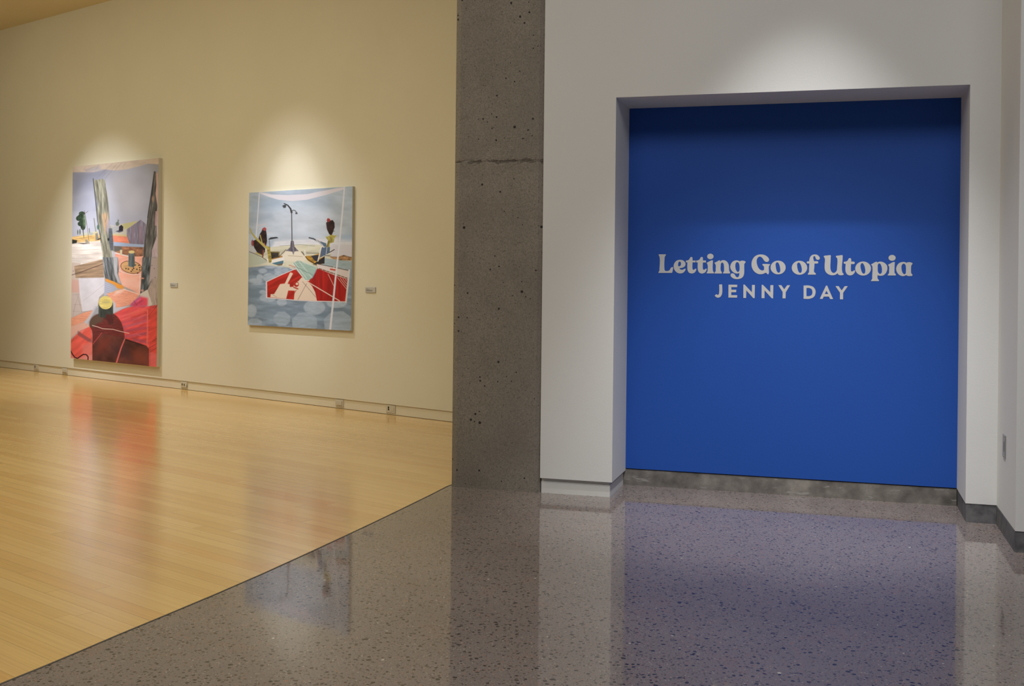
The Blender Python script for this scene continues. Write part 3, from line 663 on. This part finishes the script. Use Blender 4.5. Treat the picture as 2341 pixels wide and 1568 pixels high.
    b.ell(549, 550, 86, 82, (226, 208, 122), var=.08); b.ell(552, 540, 40, 30, (196, 182, 110), soft=14, al=.7)
    b.line([(500, 552), (560, 545), (600, 540)], 5, (150, 160, 150), al=.8)
    b.line([(385, 832), (450, 850), (510, 872), (640, 880), (730, 905), (840, 930)], 7, (240, 204, 188)); b.line([(930, 940), (985, 962)], 5, (230, 120, 120), al=.8)
    b.line([(118, 1150), (140, 1190), (165, 1225), (200, 1240), (235, 1215), (270, 1190), (310, 1192), (332, 1220), (330, 1262)], 13, (48, 22, 28), soft=2)
    # driftwood posts
    A()
    LP = [(437, 410), (480, 432), (570, 412), (605, 440), (612, 520), (640, 640), (655, 800), (672, 1060), (700, 1120), (715, 1260), (718, 1400), (735, 1568), (740, 1660), (590, 1660), (575, 1500), (545, 1290), (520, 1130), (497, 960), (470, 680)]
    b.poly(LP, (140, 138, 118), soft=3, var=.3, ang=math.pi/2-.12, fx=.007, fy=.07)
    b.poly([(560, 900), (630, 880), (650, 1000), (610, 1170), (580, 1050)], (196, 156, 118), soft=14, al=.75)
    b.poly([(640, 960), (672, 1000), (668, 1110), (640, 1180), (620, 1120)], (168, 158, 170), soft=10, al=.8)
    b.poly([(655, 1100), (700, 1100), (715, 1270), (720, 1400), (680, 1400), (650, 1260)], (84, 90, 98), soft=8, al=.9, var=.2)
    b.line([(440, 412), (470, 690), (500, 980), (530, 1150), (550, 1290)], 10, (58, 60, 62), soft=3, al=.85)
    b.line([(605, 480), (612, 560), (640, 800), (625, 940), (610, 1010)], 6, (72, 70, 66), al=.7)
    b.ell(652, 1250, 12, 18, (30, 30, 34), soft=5); b.ell(500, 760, 10, 50, (110, 112, 132), soft=8, al=.8)
    b.poly([(690, 1410), (745, 1420), (745, 1568), (735, 1660), (720, 1568)], (190, 188, 192), soft=5)
    RP = [(1285, 312), (1308, 316), (1312, 500), (1300, 620), (1325, 780), (1322, 900), (1312, 1020), (1318, 1200), (1250, 1400), (1240, 1660), (1125, 1660), (1135, 1400), (1160, 1200), (1190, 940), (1225, 700), (1260, 470)]
    b.poly([(1290, 330), (1330, 330), (1330, 1000), (1300, 1000)], (208, 168, 150), soft=5)
    b.poly([(1240, 980), (1345, 900), (1345, 1660), (1230, 1660)], (186, 168, 168), soft=5, var=.08, ang=math.pi/2)
    b.poly(RP, (94, 92, 86), soft=3, var=.35, ang=math.pi/2+.1, fx=.007, fy=.07)
    b.line([(1285, 315), (1262, 480), (1228, 720), (1192, 950)], 12, (50, 48, 50), soft=4, al=.85)
    b.ell(1262, 690, 14, 40, (176, 140, 112), soft=6, al=.8); b.poly([(1300, 860), (1322, 860), (1315, 1060), (1290, 1060)], (184, 150, 146), soft=5)
    B()
    b.poly([(510, -10), (600, -10), (700, -10), (715, 130), (705, 200), (735, 300), (750, 335), (650, 290), (545, 252), (525, 130)], (108, 112, 112), soft=3, var=.45, ang=math.pi/2-.2, fx=.008, fy=.07)
    b.poly([(640, -10), (700, -10), (690, 180), (745, 330), (700, 300), (660, 200)], (196, 194, 196), soft=6, al=.85)
    b.poly([(545, 250), (650, 290), (770, 345), (768, 382), (690, 372), (660, 330), (550, 285)], (232, 156, 66), soft=3)
    b.poly([(1005, -10), (1120, -10), (1185, -10), (1150, 200), (1070, 385), (975, 440), (985, 300), (995, 130)], (88, 94, 94), soft=3, var=.5, ang=math.pi/2+.12, fx=.008, fy=.07)
    b.poly([(1115, -10), (1220, -10), (1220, 240), (1120, 260), (1080, 330)], (176, 160, 152), soft=7)
    b.ell(1005, 250, 22, 10, (196, 140, 120), soft=4); b.ell(1000, 400, 22, 14, (206, 150, 136), soft=5, al=.8)
    for x, y in ((150, 160), (1120, 90), (1150, 130), (1110, 290), (1160, 240)): b.ell(x, y, 5, 4, (80, 60, 60))
    # trees, poles and shrubs
    A()
    for e in ((285, 892, 42, 28), (240, 960, 36, 36), (275, 935, 45, 35), (265, 1035, 38, 34), (300, 1075, 34, 45), (290, 1000, 40, 40)): b.ell(*e, (46, 62, 46), soft=3, var=.3, fx=.03, fy=.03)
    b.poly([(300, 900), (330, 920), (345, 1040), (325, 1080), (300, 1060)], (100, 122, 88), soft=10, al=.8)
    b.line([(298, 1060), (302, 1140), (312, 1222)], 14, (58, 66, 52), w1=7)
    b.line([(322, 855), (350, 1020), (368, 1150), (385, 1312)], 5, (104, 84, 78)); b.line([(308, 905), (370, 862)], 5, (104, 84, 78))
    b.line([(452, 960), (462, 1050), (478, 1140)], 13, (136, 136, 120)); b.line([(385, 1100), (392, 1160)], 12, (120, 128, 116)); b.ell(410, 1172, 30, 18, (168, 172, 168), soft=6)
    b.ell(228, 1150, 9, 34, (100, 112, 96)); b.ell(258, 1145, 10, 38, (96, 108, 96)); b.ell(510, 1080, 18, 34, (84, 108, 92), soft=5)
    b.poly([(150, 1250), (220, 1262), (210, 1300), (150, 1310)], (48, 50, 44), soft=6); b.poly([(225, 1300), (330, 1302), (390, 1308), (300, 1316)], (84, 68, 60), soft=3)
    b.line([(195, 1245), (420, 1210)], 4, (130, 100, 78)); b.poly([(470, 1170), (500, 1160), (520, 1250), (475, 1268)], (134, 130, 118), soft=5); b.poly([(330, 1250), (360, 1250), (380, 1300), (335, 1300)], (150, 146, 126), soft=4)
    b.line([(505, 1252), (535, 1240)], 14, (52, 46, 46), soft=3)

def paint_square(b):
    b.at((550, 410), 4.236)
    b.poly([(0, 0), (1200, 0), (1200, 700), (0, 700)], (174, 188, 200), soft=3, var=.07, ang=.1, fx=.006, fy=.018)
    b.ell(600, 420, 330, 170, (206, 212, 218), soft=120, al=.7, var=.04, fx=.01, fy=.02)
    b.poly([(90, 230), (400, 170), (420, 260), (120, 330)], (146, 164, 182), soft=40, al=.6)
    b.poly([(80, 380), (300, 330), (320, 380), (90, 440)], (150, 166, 182), soft=25, al=.6)
    b.poly([(500, 180), (900, 170), (960, 320), (700, 260)], (158, 174, 190), soft=40, al=.5)
    b.line([(165, 445), (250, 432)], 8, (210, 190, 186), al=.7, soft=3); b.line([(180, 478), (275, 465)], 8, (210, 190, 186), al=.6, soft=3); b.line([(250, 520), (290, 515)], 9, (214, 192, 186), al=.6, soft=3)
    b.poly([(330, 600), (480, 585), (700, 575), (1000, 560), (1200, 570), (1200, 660), (300, 660)], (214, 216, 220), soft=14, var=.04)
    b.poly([(960, 540), (1200, 520), (1200, 600), (960, 590)], (160, 182, 206), soft=22, al=.8)
    b.poly([(0, 760), (260, 660), (430, 640), (600, 628), (800, 635), (960, 700), (1200, 770), (1200, 900), (0, 880)], (206, 202, 178), soft=5, var=.08, ang=-.08, fx=.006, fy=.03)
    b.line([(380, 645), (570, 632), (720, 645)], 4, (110, 122, 116), al=.7)
    b.poly([(870, 640), (1200, 630), (1200, 770), (880, 760)], (206, 204, 208), soft=6)
    b.poly([(860, 748), (900, 752), (945, 752), (965, 740), (1000, 733), (1030, 748), (1078, 752), (1090, 785), (950, 785), (880, 764)], (164, 126, 88), soft=2.5, var=.25, fx=.04, fy=.05)
    b.line([(870, 748), (960, 752), (1000, 735), (1078, 756)], 4, (78, 60, 50), al=.8)
    b.poly([(820, 762), (950, 782), (1200, 800), (1200, 900), (740, 830)], (158, 176, 180), soft=3, var=.06)
    b.poly([(0, 700), (160, 730), (260, 800), (180, 830), (0, 850)], (178, 186, 168), soft=9)
    b.poly([(60, 640), (110, 640), (200, 740), (60, 700)], (190, 190, 186), soft=15, al=.8)
    b.line([(85, 700), (140, 722), (200, 748), (262, 790)], 5, (84, 82, 58))
    b.poly([(430, 780), (600, 770), (720, 820), (560, 860), (440, 850)], (216, 214, 190), soft=12)
    # water
    b.poly([(0, 862), (250, 835), (420, 850), (600, 870), (1200, 870), (1200, 1600), (0, 1600)], (134, 152, 168), soft=8, var=.13, ang=.05, fx=.008, fy=.035)
    b.poly([(60, 1040), (260, 1080), (250, 1130), (60, 1180)], (112, 132, 148), soft=25, al=.7)
    b.poly([(60, 1230), (1100, 1240), (1100, 1350), (60, 1330)], (118, 138, 156), soft=40, al=.5)
    for e in ((150, 982, 66, 26), (215, 887, 42, 24), (285, 848, 50, 14), (275, 950, 62, 44), (185, 945, 32, 28), (372, 930, 50, 36), (365, 880, 38, 22), (430, 882, 34, 20), (380, 850, 34, 12), (265, 1148, 80, 42), (215, 1092, 34, 20), (400, 1188, 48, 38), (105, 1272, 50, 62), (715, 1240, 104, 70), (930, 1198, 96, 48), (160, 1015, 40, 8)):
        b.ell(*e, (178, 192, 204), soft=5, al=.75, var=.05, fx=.02, fy=.05)
    for cx, cy, r, q in ((400, 1350, 86, 74), (620, 1392, 130, 112), (945, 1392, 146, 122), (135, 1395, 78, 52)):
        b.poly([(cx+r*math.cos(t*math.pi/4+.35), cy+q*math.sin(t*math.pi/4+.35)) for t in range(8)], (166, 182, 196), soft=4, al=.75, var=.06, fx=.015, fy=.05)
    # banner and thin frame lines
    b.poly([(182, 122), (300, 146), (450, 152), (640, 143), (830, 105), (1012, 72), (1000, 97), (830, 150), (640, 198), (500, 210), (370, 198), (260, 165), (195, 140)], (216, 212, 216), soft=2.5)
    b.line([(182, 128), (168, 330), (150, 560)], 9, (212, 214, 220))
    # pier and boats
    b.poly([(380, 780), (440, 690), (480, 672), (560, 684), (592, 715), (640, 770), (600, 800), (470, 790)], (228, 220, 200), soft=3)
    b.line([(460, 738), (600, 748)], 5, (160, 146, 110), al=.7)
    b.poly([(488, 596), (514, 596), (522, 650), (562, 694), (522, 698), (512, 732), (500, 700), (438, 692), (478, 660)], (104, 100, 108), soft=2.5, var=.4, ang=math.pi/2, fx=.02, fy=.12)
    b.line([(498, 600), (494, 310)], 8, (62, 64, 68), w1=8); b.line([(494, 320), (484, 285), (458, 252), (422, 234)], 18, (60, 62, 66), w1=9)
    b.ell(425, 262, 16, 15, (74, 76, 80)); b.line([(405, 258), (440, 250)], 5, (50, 50, 54)); b.line([(494, 312), (508, 298), (528, 302), (540, 318)], 6, (60, 62, 66)); b.ell(541, 328, 11, 9, (78, 80, 84))
    b.poly([(250, 770), (300, 765), (420, 745), (418, 820), (380, 836), (320, 822), (262, 798)], (232, 230, 226), soft=2.5)
    b.poly([(300, 812), (415, 785), (414, 812), (380, 832), (330, 824)], (84, 122, 136), soft=2.5); b.line([(300, 808), (415, 778)], 4, (236, 236, 232)); b.poly([(340, 826), (414, 812), (400, 832), (370, 836)], (120, 104, 86), soft=2)
    b.poly([(290, 760), (400, 738), (410, 752), (300, 778)], (176, 128, 70), soft=2.5)
    b.poly([(288, 698), (378, 700), (376, 752), (300, 768)], (58, 54, 50), soft=2.5, var=.3, fx=.03, fy=.05); b.line([(285, 702), (372, 706), (370, 742)], 4, (196, 170, 90))
    b.poly([(268, 580), (292, 562), (350, 557), (368, 568), (330, 574), (278, 584)], (54, 58, 64), soft=2); b.line([(278, 590), (286, 700)], 4, (70, 72, 76)); b.line([(370, 570), (373, 700)], 3, (210, 208, 200)); b.line([(372, 748), (440, 680)], 5, (60, 54, 46))
    b.poly([(590, 698), (625, 742), (700, 738), (762, 716), (812, 740), (812, 812), (735, 835), (650, 785)], (182, 138, 60), soft=2.5, var=.2, fx=.03, fy=.05)
    b.poly([(682, 742), (765, 728), (748, 795), (720, 790)], (56, 56, 64), soft=2.5); b.poly([(748, 790), (815, 745), (812, 815), (700, 826)], (44, 42, 46), soft=2.5); b.line([(592, 700), (650, 775), (735, 828)], 6, (60, 44, 30))
    b.line([(645, 758), (690, 770)], 8, (206, 160, 60)); b.line([(665, 566), (705, 575), (752, 600), (800, 640)], 13, (70, 78, 88)); b.line([(668, 572), (655, 690)], 3, (214, 214, 210))
    b.poly([(770, 598), (830, 620), (836, 655), (800, 650)], (92, 112, 132), soft=3); b.poly([(778, 658), (866, 655), (862, 712), (820, 740), (770, 760)], (88, 106, 128), soft=2.5)
    b.line([(730, 586), (790, 632), (808, 660)], 6, (226, 226, 222)); b.line([(782, 655), (748, 792)], 10, (226, 222, 212)); b.line([(838, 655), (824, 742)], 5, (206, 210, 206)); b.line([(750, 770), (862, 715)], 6, (210, 214, 204)); b.line([(622, 688), (624, 742)], 8, (236, 234, 228))
    b.line([(862, 706), (908, 680)], 7, (44, 44, 42)); b.line([(815, 735), (862, 740)], 5, (60, 60, 56)); b.line([(640, 712), (760, 715)], 4, (70, 66, 60))
    # red deck
    RED = [(256, 992), (400, 925), (532, 870), (590, 935), (640, 980), (700, 955), (745, 862), (860, 905), (1042, 965), (1022, 1182), (740, 1176), (530, 1166), (256, 1142)]
    b.poly(RED, (178, 44, 36), soft=2.5, var=.14, ang=-.5, fx=.006, fy=.05)
    b.poly([(745, 870), (1040, 970), (1022, 1180), (735, 1174), (700, 1060), (690, 970)], (166, 34, 32), soft=3, var=.12, fx=.05, fy=.004)
    b.poly([(490, 900), (508, 912), (455, 1010), (475, 1014), (478, 1042), (512, 1040), (520, 1000), (560, 985), (592, 948), (640, 982), (690, 1030), (722, 1090), (740, 1176), (516, 1166), (524, 1078), (462, 1076), (442, 1156), (288, 1142), (292, 1110), (325, 1110), (382, 1014), (428, 1008), (478, 902)], (228, 208, 186), soft=2.5)
    b.ell(540, 1015, 24, 26, (178, 44, 36)); b.ell(546, 1012, 13, 12, (228, 208, 186)); b.line([(515, 1045), (555, 1060)], 10, (178, 44, 36), soft=2); b.poly([(528, 1082), (545, 1065), (520, 1110)], (178, 44, 36), soft=2)
    b.line([(555, 1165), (640, 1008)], 4, (120, 96, 90), al=.8); b.line([(600, 990), (728, 1140)], 4, (120, 96, 90), al=.8); b.line([(300, 1110), (350, 1140)], 3, (120, 96, 90), al=.8)
    b.line([(250, 992), (252, 1142)], 13, (216, 212, 214)); b.line([(250, 992), (400, 922), (530, 866)], 7, (226, 214, 210)); b.line([(256, 1146), (530, 1170), (740, 1180), (1020, 1186)], 8, (220, 212, 210))
    b.line([(625, 978), (780, 1070), (958, 1176)], 9, (228, 206, 188)); b.line([(848, 918), (905, 1035)], 6, (214, 180, 164))
    for k in range(4): b.line([(938+k*26, 950+k*6), (1026, 1062-k*26)], 5, (220, 196, 184))
    b.poly([(736, 818), (1052, 882), (1044, 972), (900, 925), (748, 862)], (214, 204, 198), soft=2.5); b.line([(742, 818), (900, 850), (1048, 884)], 5, (72, 56, 48))
    for k in range(8): b.line([(762+k*36, 864+k*12.5), (786+k*36, 872+k*12.5)], 9, (122, 84, 62), soft=2)
    b.line([(872, 870), (925, 880)], 13, (196, 60, 50), soft=2); b.line([(902, 865), (905, 842)], 5, (240, 236, 228)); b.line([(1052, 880), (1040, 1000), (1020, 1190)], 17, (216, 212, 208))
    b.poly([(502, 812), (560, 784), (740, 846), (704, 930), (662, 982), (622, 972), (560, 900)], (162, 188, 176), soft=2.5, var=.05)
    b.line([(520, 800), (640, 960)], 5, (222, 226, 216)); b.line([(560, 786), (690, 950)], 5, (210, 220, 210)); b.line([(600, 800), (735, 850)], 5, (222, 226, 216)); b.line([(540, 850), (700, 925)], 4, (100, 120, 116)); b.line([(505, 812), (622, 975), (662, 982)], 7, (228, 228, 218)); b.line([(470, 830), (530, 850)], 8, (196, 120, 110), al=.8, soft=2); b.line([(480, 860), (530, 872)], 8, (236, 220, 212))
    # branches and birds
    b.line([(92, 474), (108, 520), (140, 560), (200, 622), (268, 668)], 9, (176, 164, 92), w1=26); b.line([(268, 665), (278, 720), (286, 792)], 30, (152, 136, 66), soft=3, var=.3)
    DK = (50, 36, 36)
    b.poly([(108, 600), (150, 584), (178, 612), (238, 670), (236, 700), (212, 736), (160, 706), (134, 664)], DK, soft=2.5, var=.3, fx=.05, fy=.05)
    b.ell(115, 616, 11, 30, (150, 72, 76), soft=3); b.line([(222, 690), (214, 748)], 13, (130, 80, 66)); b.line([(150, 712), (200, 730)], 10, (170, 156, 70), soft=3)
    b.poly([(205, 500), (214, 474), (244, 486), (252, 525), (256, 600), (246, 645), (226, 622), (196, 602), (174, 576), (186, 530)], DK, soft=2.5, var=.3, fx=.05, fy=.05)
    b.ell(232, 482, 17, 17, (166, 76, 80)); b.line([(190, 540), (212, 628)], 9, (186, 172, 96)); b.line([(160, 590), (270, 668)], 12, (184, 168, 84), soft=3); b.line([(228, 615), (240, 640)], 8, (150, 80, 80))
    b.poly([(832, 655), (846, 592), (822, 556), (858, 548), (868, 520), (905, 545), (936, 540), (908, 572), (902, 610), (866, 618), (860, 655)], (176, 166, 88), soft=2.5, var=.2, fx=.04, fy=.03); b.line([(838, 650), (856, 600)], 9, (110, 98, 40), soft=3)
    b.poly([(828, 420), (850, 402), (892, 394), (909, 420), (911, 462), (892, 520), (878, 542), (858, 530), (836, 482)], DK, soft=2.5, var=.3, fx=.05, fy=.05); b.ell(852, 396, 17, 17, (156, 60, 62)); b.ell(848, 382, 8, 6, (180, 70, 70)); b.line([(895, 505), (912, 498)], 4, (60, 50, 50))
    b.line([(1006, 78), (985, 330), (955, 640), (920, 950), (895, 1200), (866, 1470)], 13, (218, 220, 226), w1=20)

def painting(name, px, depth, painter, nx, ny, base, label, seed):
    (x0, yt0), (x1, yt1), (x2, yb1), (x3, yb0) = px        # corners of the front: TL, TR, BR, BL
    a = on_plane(L, -depth, x0, yt0); c = on_plane(L, -depth, x1, yt1); d = on_plane(L, -depth, x2, yb1); e = on_plane(L, -depth, x3, yb0)
    sl, sr = (a[0]+e[0])/2, (c[0]+d[0])/2; zt, zb = (a[1]+c[1])/2, (d[1]+e[1])/2
    s = np.linspace(sl, sr, nx); z = np.linspace(zb, zt, ny); S, Z = np.meshgrid(s, z); S, Z = S.ravel(), Z.ravel()
    t, nv = np.array(L.t), np.array(L.nv)
    P = S[:, None]*t + nv*(L.d-depth); P[:, 2] = Z
    X, Y = project_np(P)
    # small warp so the drawn corners meet the measured corners
    b = Brush(X, Y, base, seed); painter(b)
    rgb = np.clip(b.C, 0, 1); lin = np.where(rgb <= .04045, rgb/12.92, ((rgb+.055)/1.055)**2.4)
    cs = (sl+sr)/2
    root = empty(name, L.mat(cs, 0, zb)); tag(root, label, 'painting')
    me = bpy.data.meshes.new('canvas')
    co = np.stack([S-cs, np.full_like(S, -depth), Z-zb], 1)
    idx = np.arange(nx*ny).reshape(ny, nx)
    q = np.stack([idx[:-1, :-1], idx[:-1, 1:], idx[1:, 1:], idx[1:, :-1]], -1).reshape(-1, 4)
    me.vertices.add(len(co)); me.vertices.foreach_set('co', co.ravel())
    me.loops.add(q.size); me.loops.foreach_set('vertex_index', q.ravel().astype(np.int32))
    me.polygons.add(len(q)); me.polygons.foreach_set('loop_start', np.arange(0, q.size, 4, dtype=np.int32))
    me.update(calc_edges=True); me.validate()
    at = me.color_attributes.new('pigment', 'FLOAT_COLOR', 'POINT')
    at.data.foreach_set('color', np.concatenate([np.clip(lin*PIG, 0, .88), np.ones((len(lin), 1))], 1).ravel().astype(np.float32))
    t_ = NT(name+'_paint'); v = t_.n('ShaderNodeVertexColor', layer_name='pigment')
    c_ = t_.coord(); wv = t_.noise(c_, 240, 2)
    t_.set(None, .62, spec=.25); t_.l(t_.mix(t_.math('MULTIPLY', wv, .08), v.outputs['Color'], (.02, .02, .02)), t_.b.inputs['Base Color'])
    t_.bump(t_.noise(c_, 160, 3), .15, .002)
    link('canvas', me, t_.m, root, root.matrix_world)
    h = (sr-sl)/2
    boxes('canvas_edge', root.matrix_world, [(-h, h, -depth+.0006, -.001, 0, zt-zb)], M['canvas_side'], .0015, root)
    return root
PIG = np.array([.96, 1.0, 1.18])
painting('tall_painting', ((165, 381.5), (361, 361), (360, 837), (163, 820.5)), .056, paint_tall, 330, 700, (170, 165, 160),
         'tall unframed painting of weathered posts and a red shore, leftmost on the gallery wall', 3)
painting('square_painting', ((569, 441), (805, 425.5), (803.5, 755.5), (567, 743.5)), .036, paint_square, 400, 520, (170, 180, 190),
         'smaller unframed blue painting with a lamp post, dark birds and a red deck', 5)
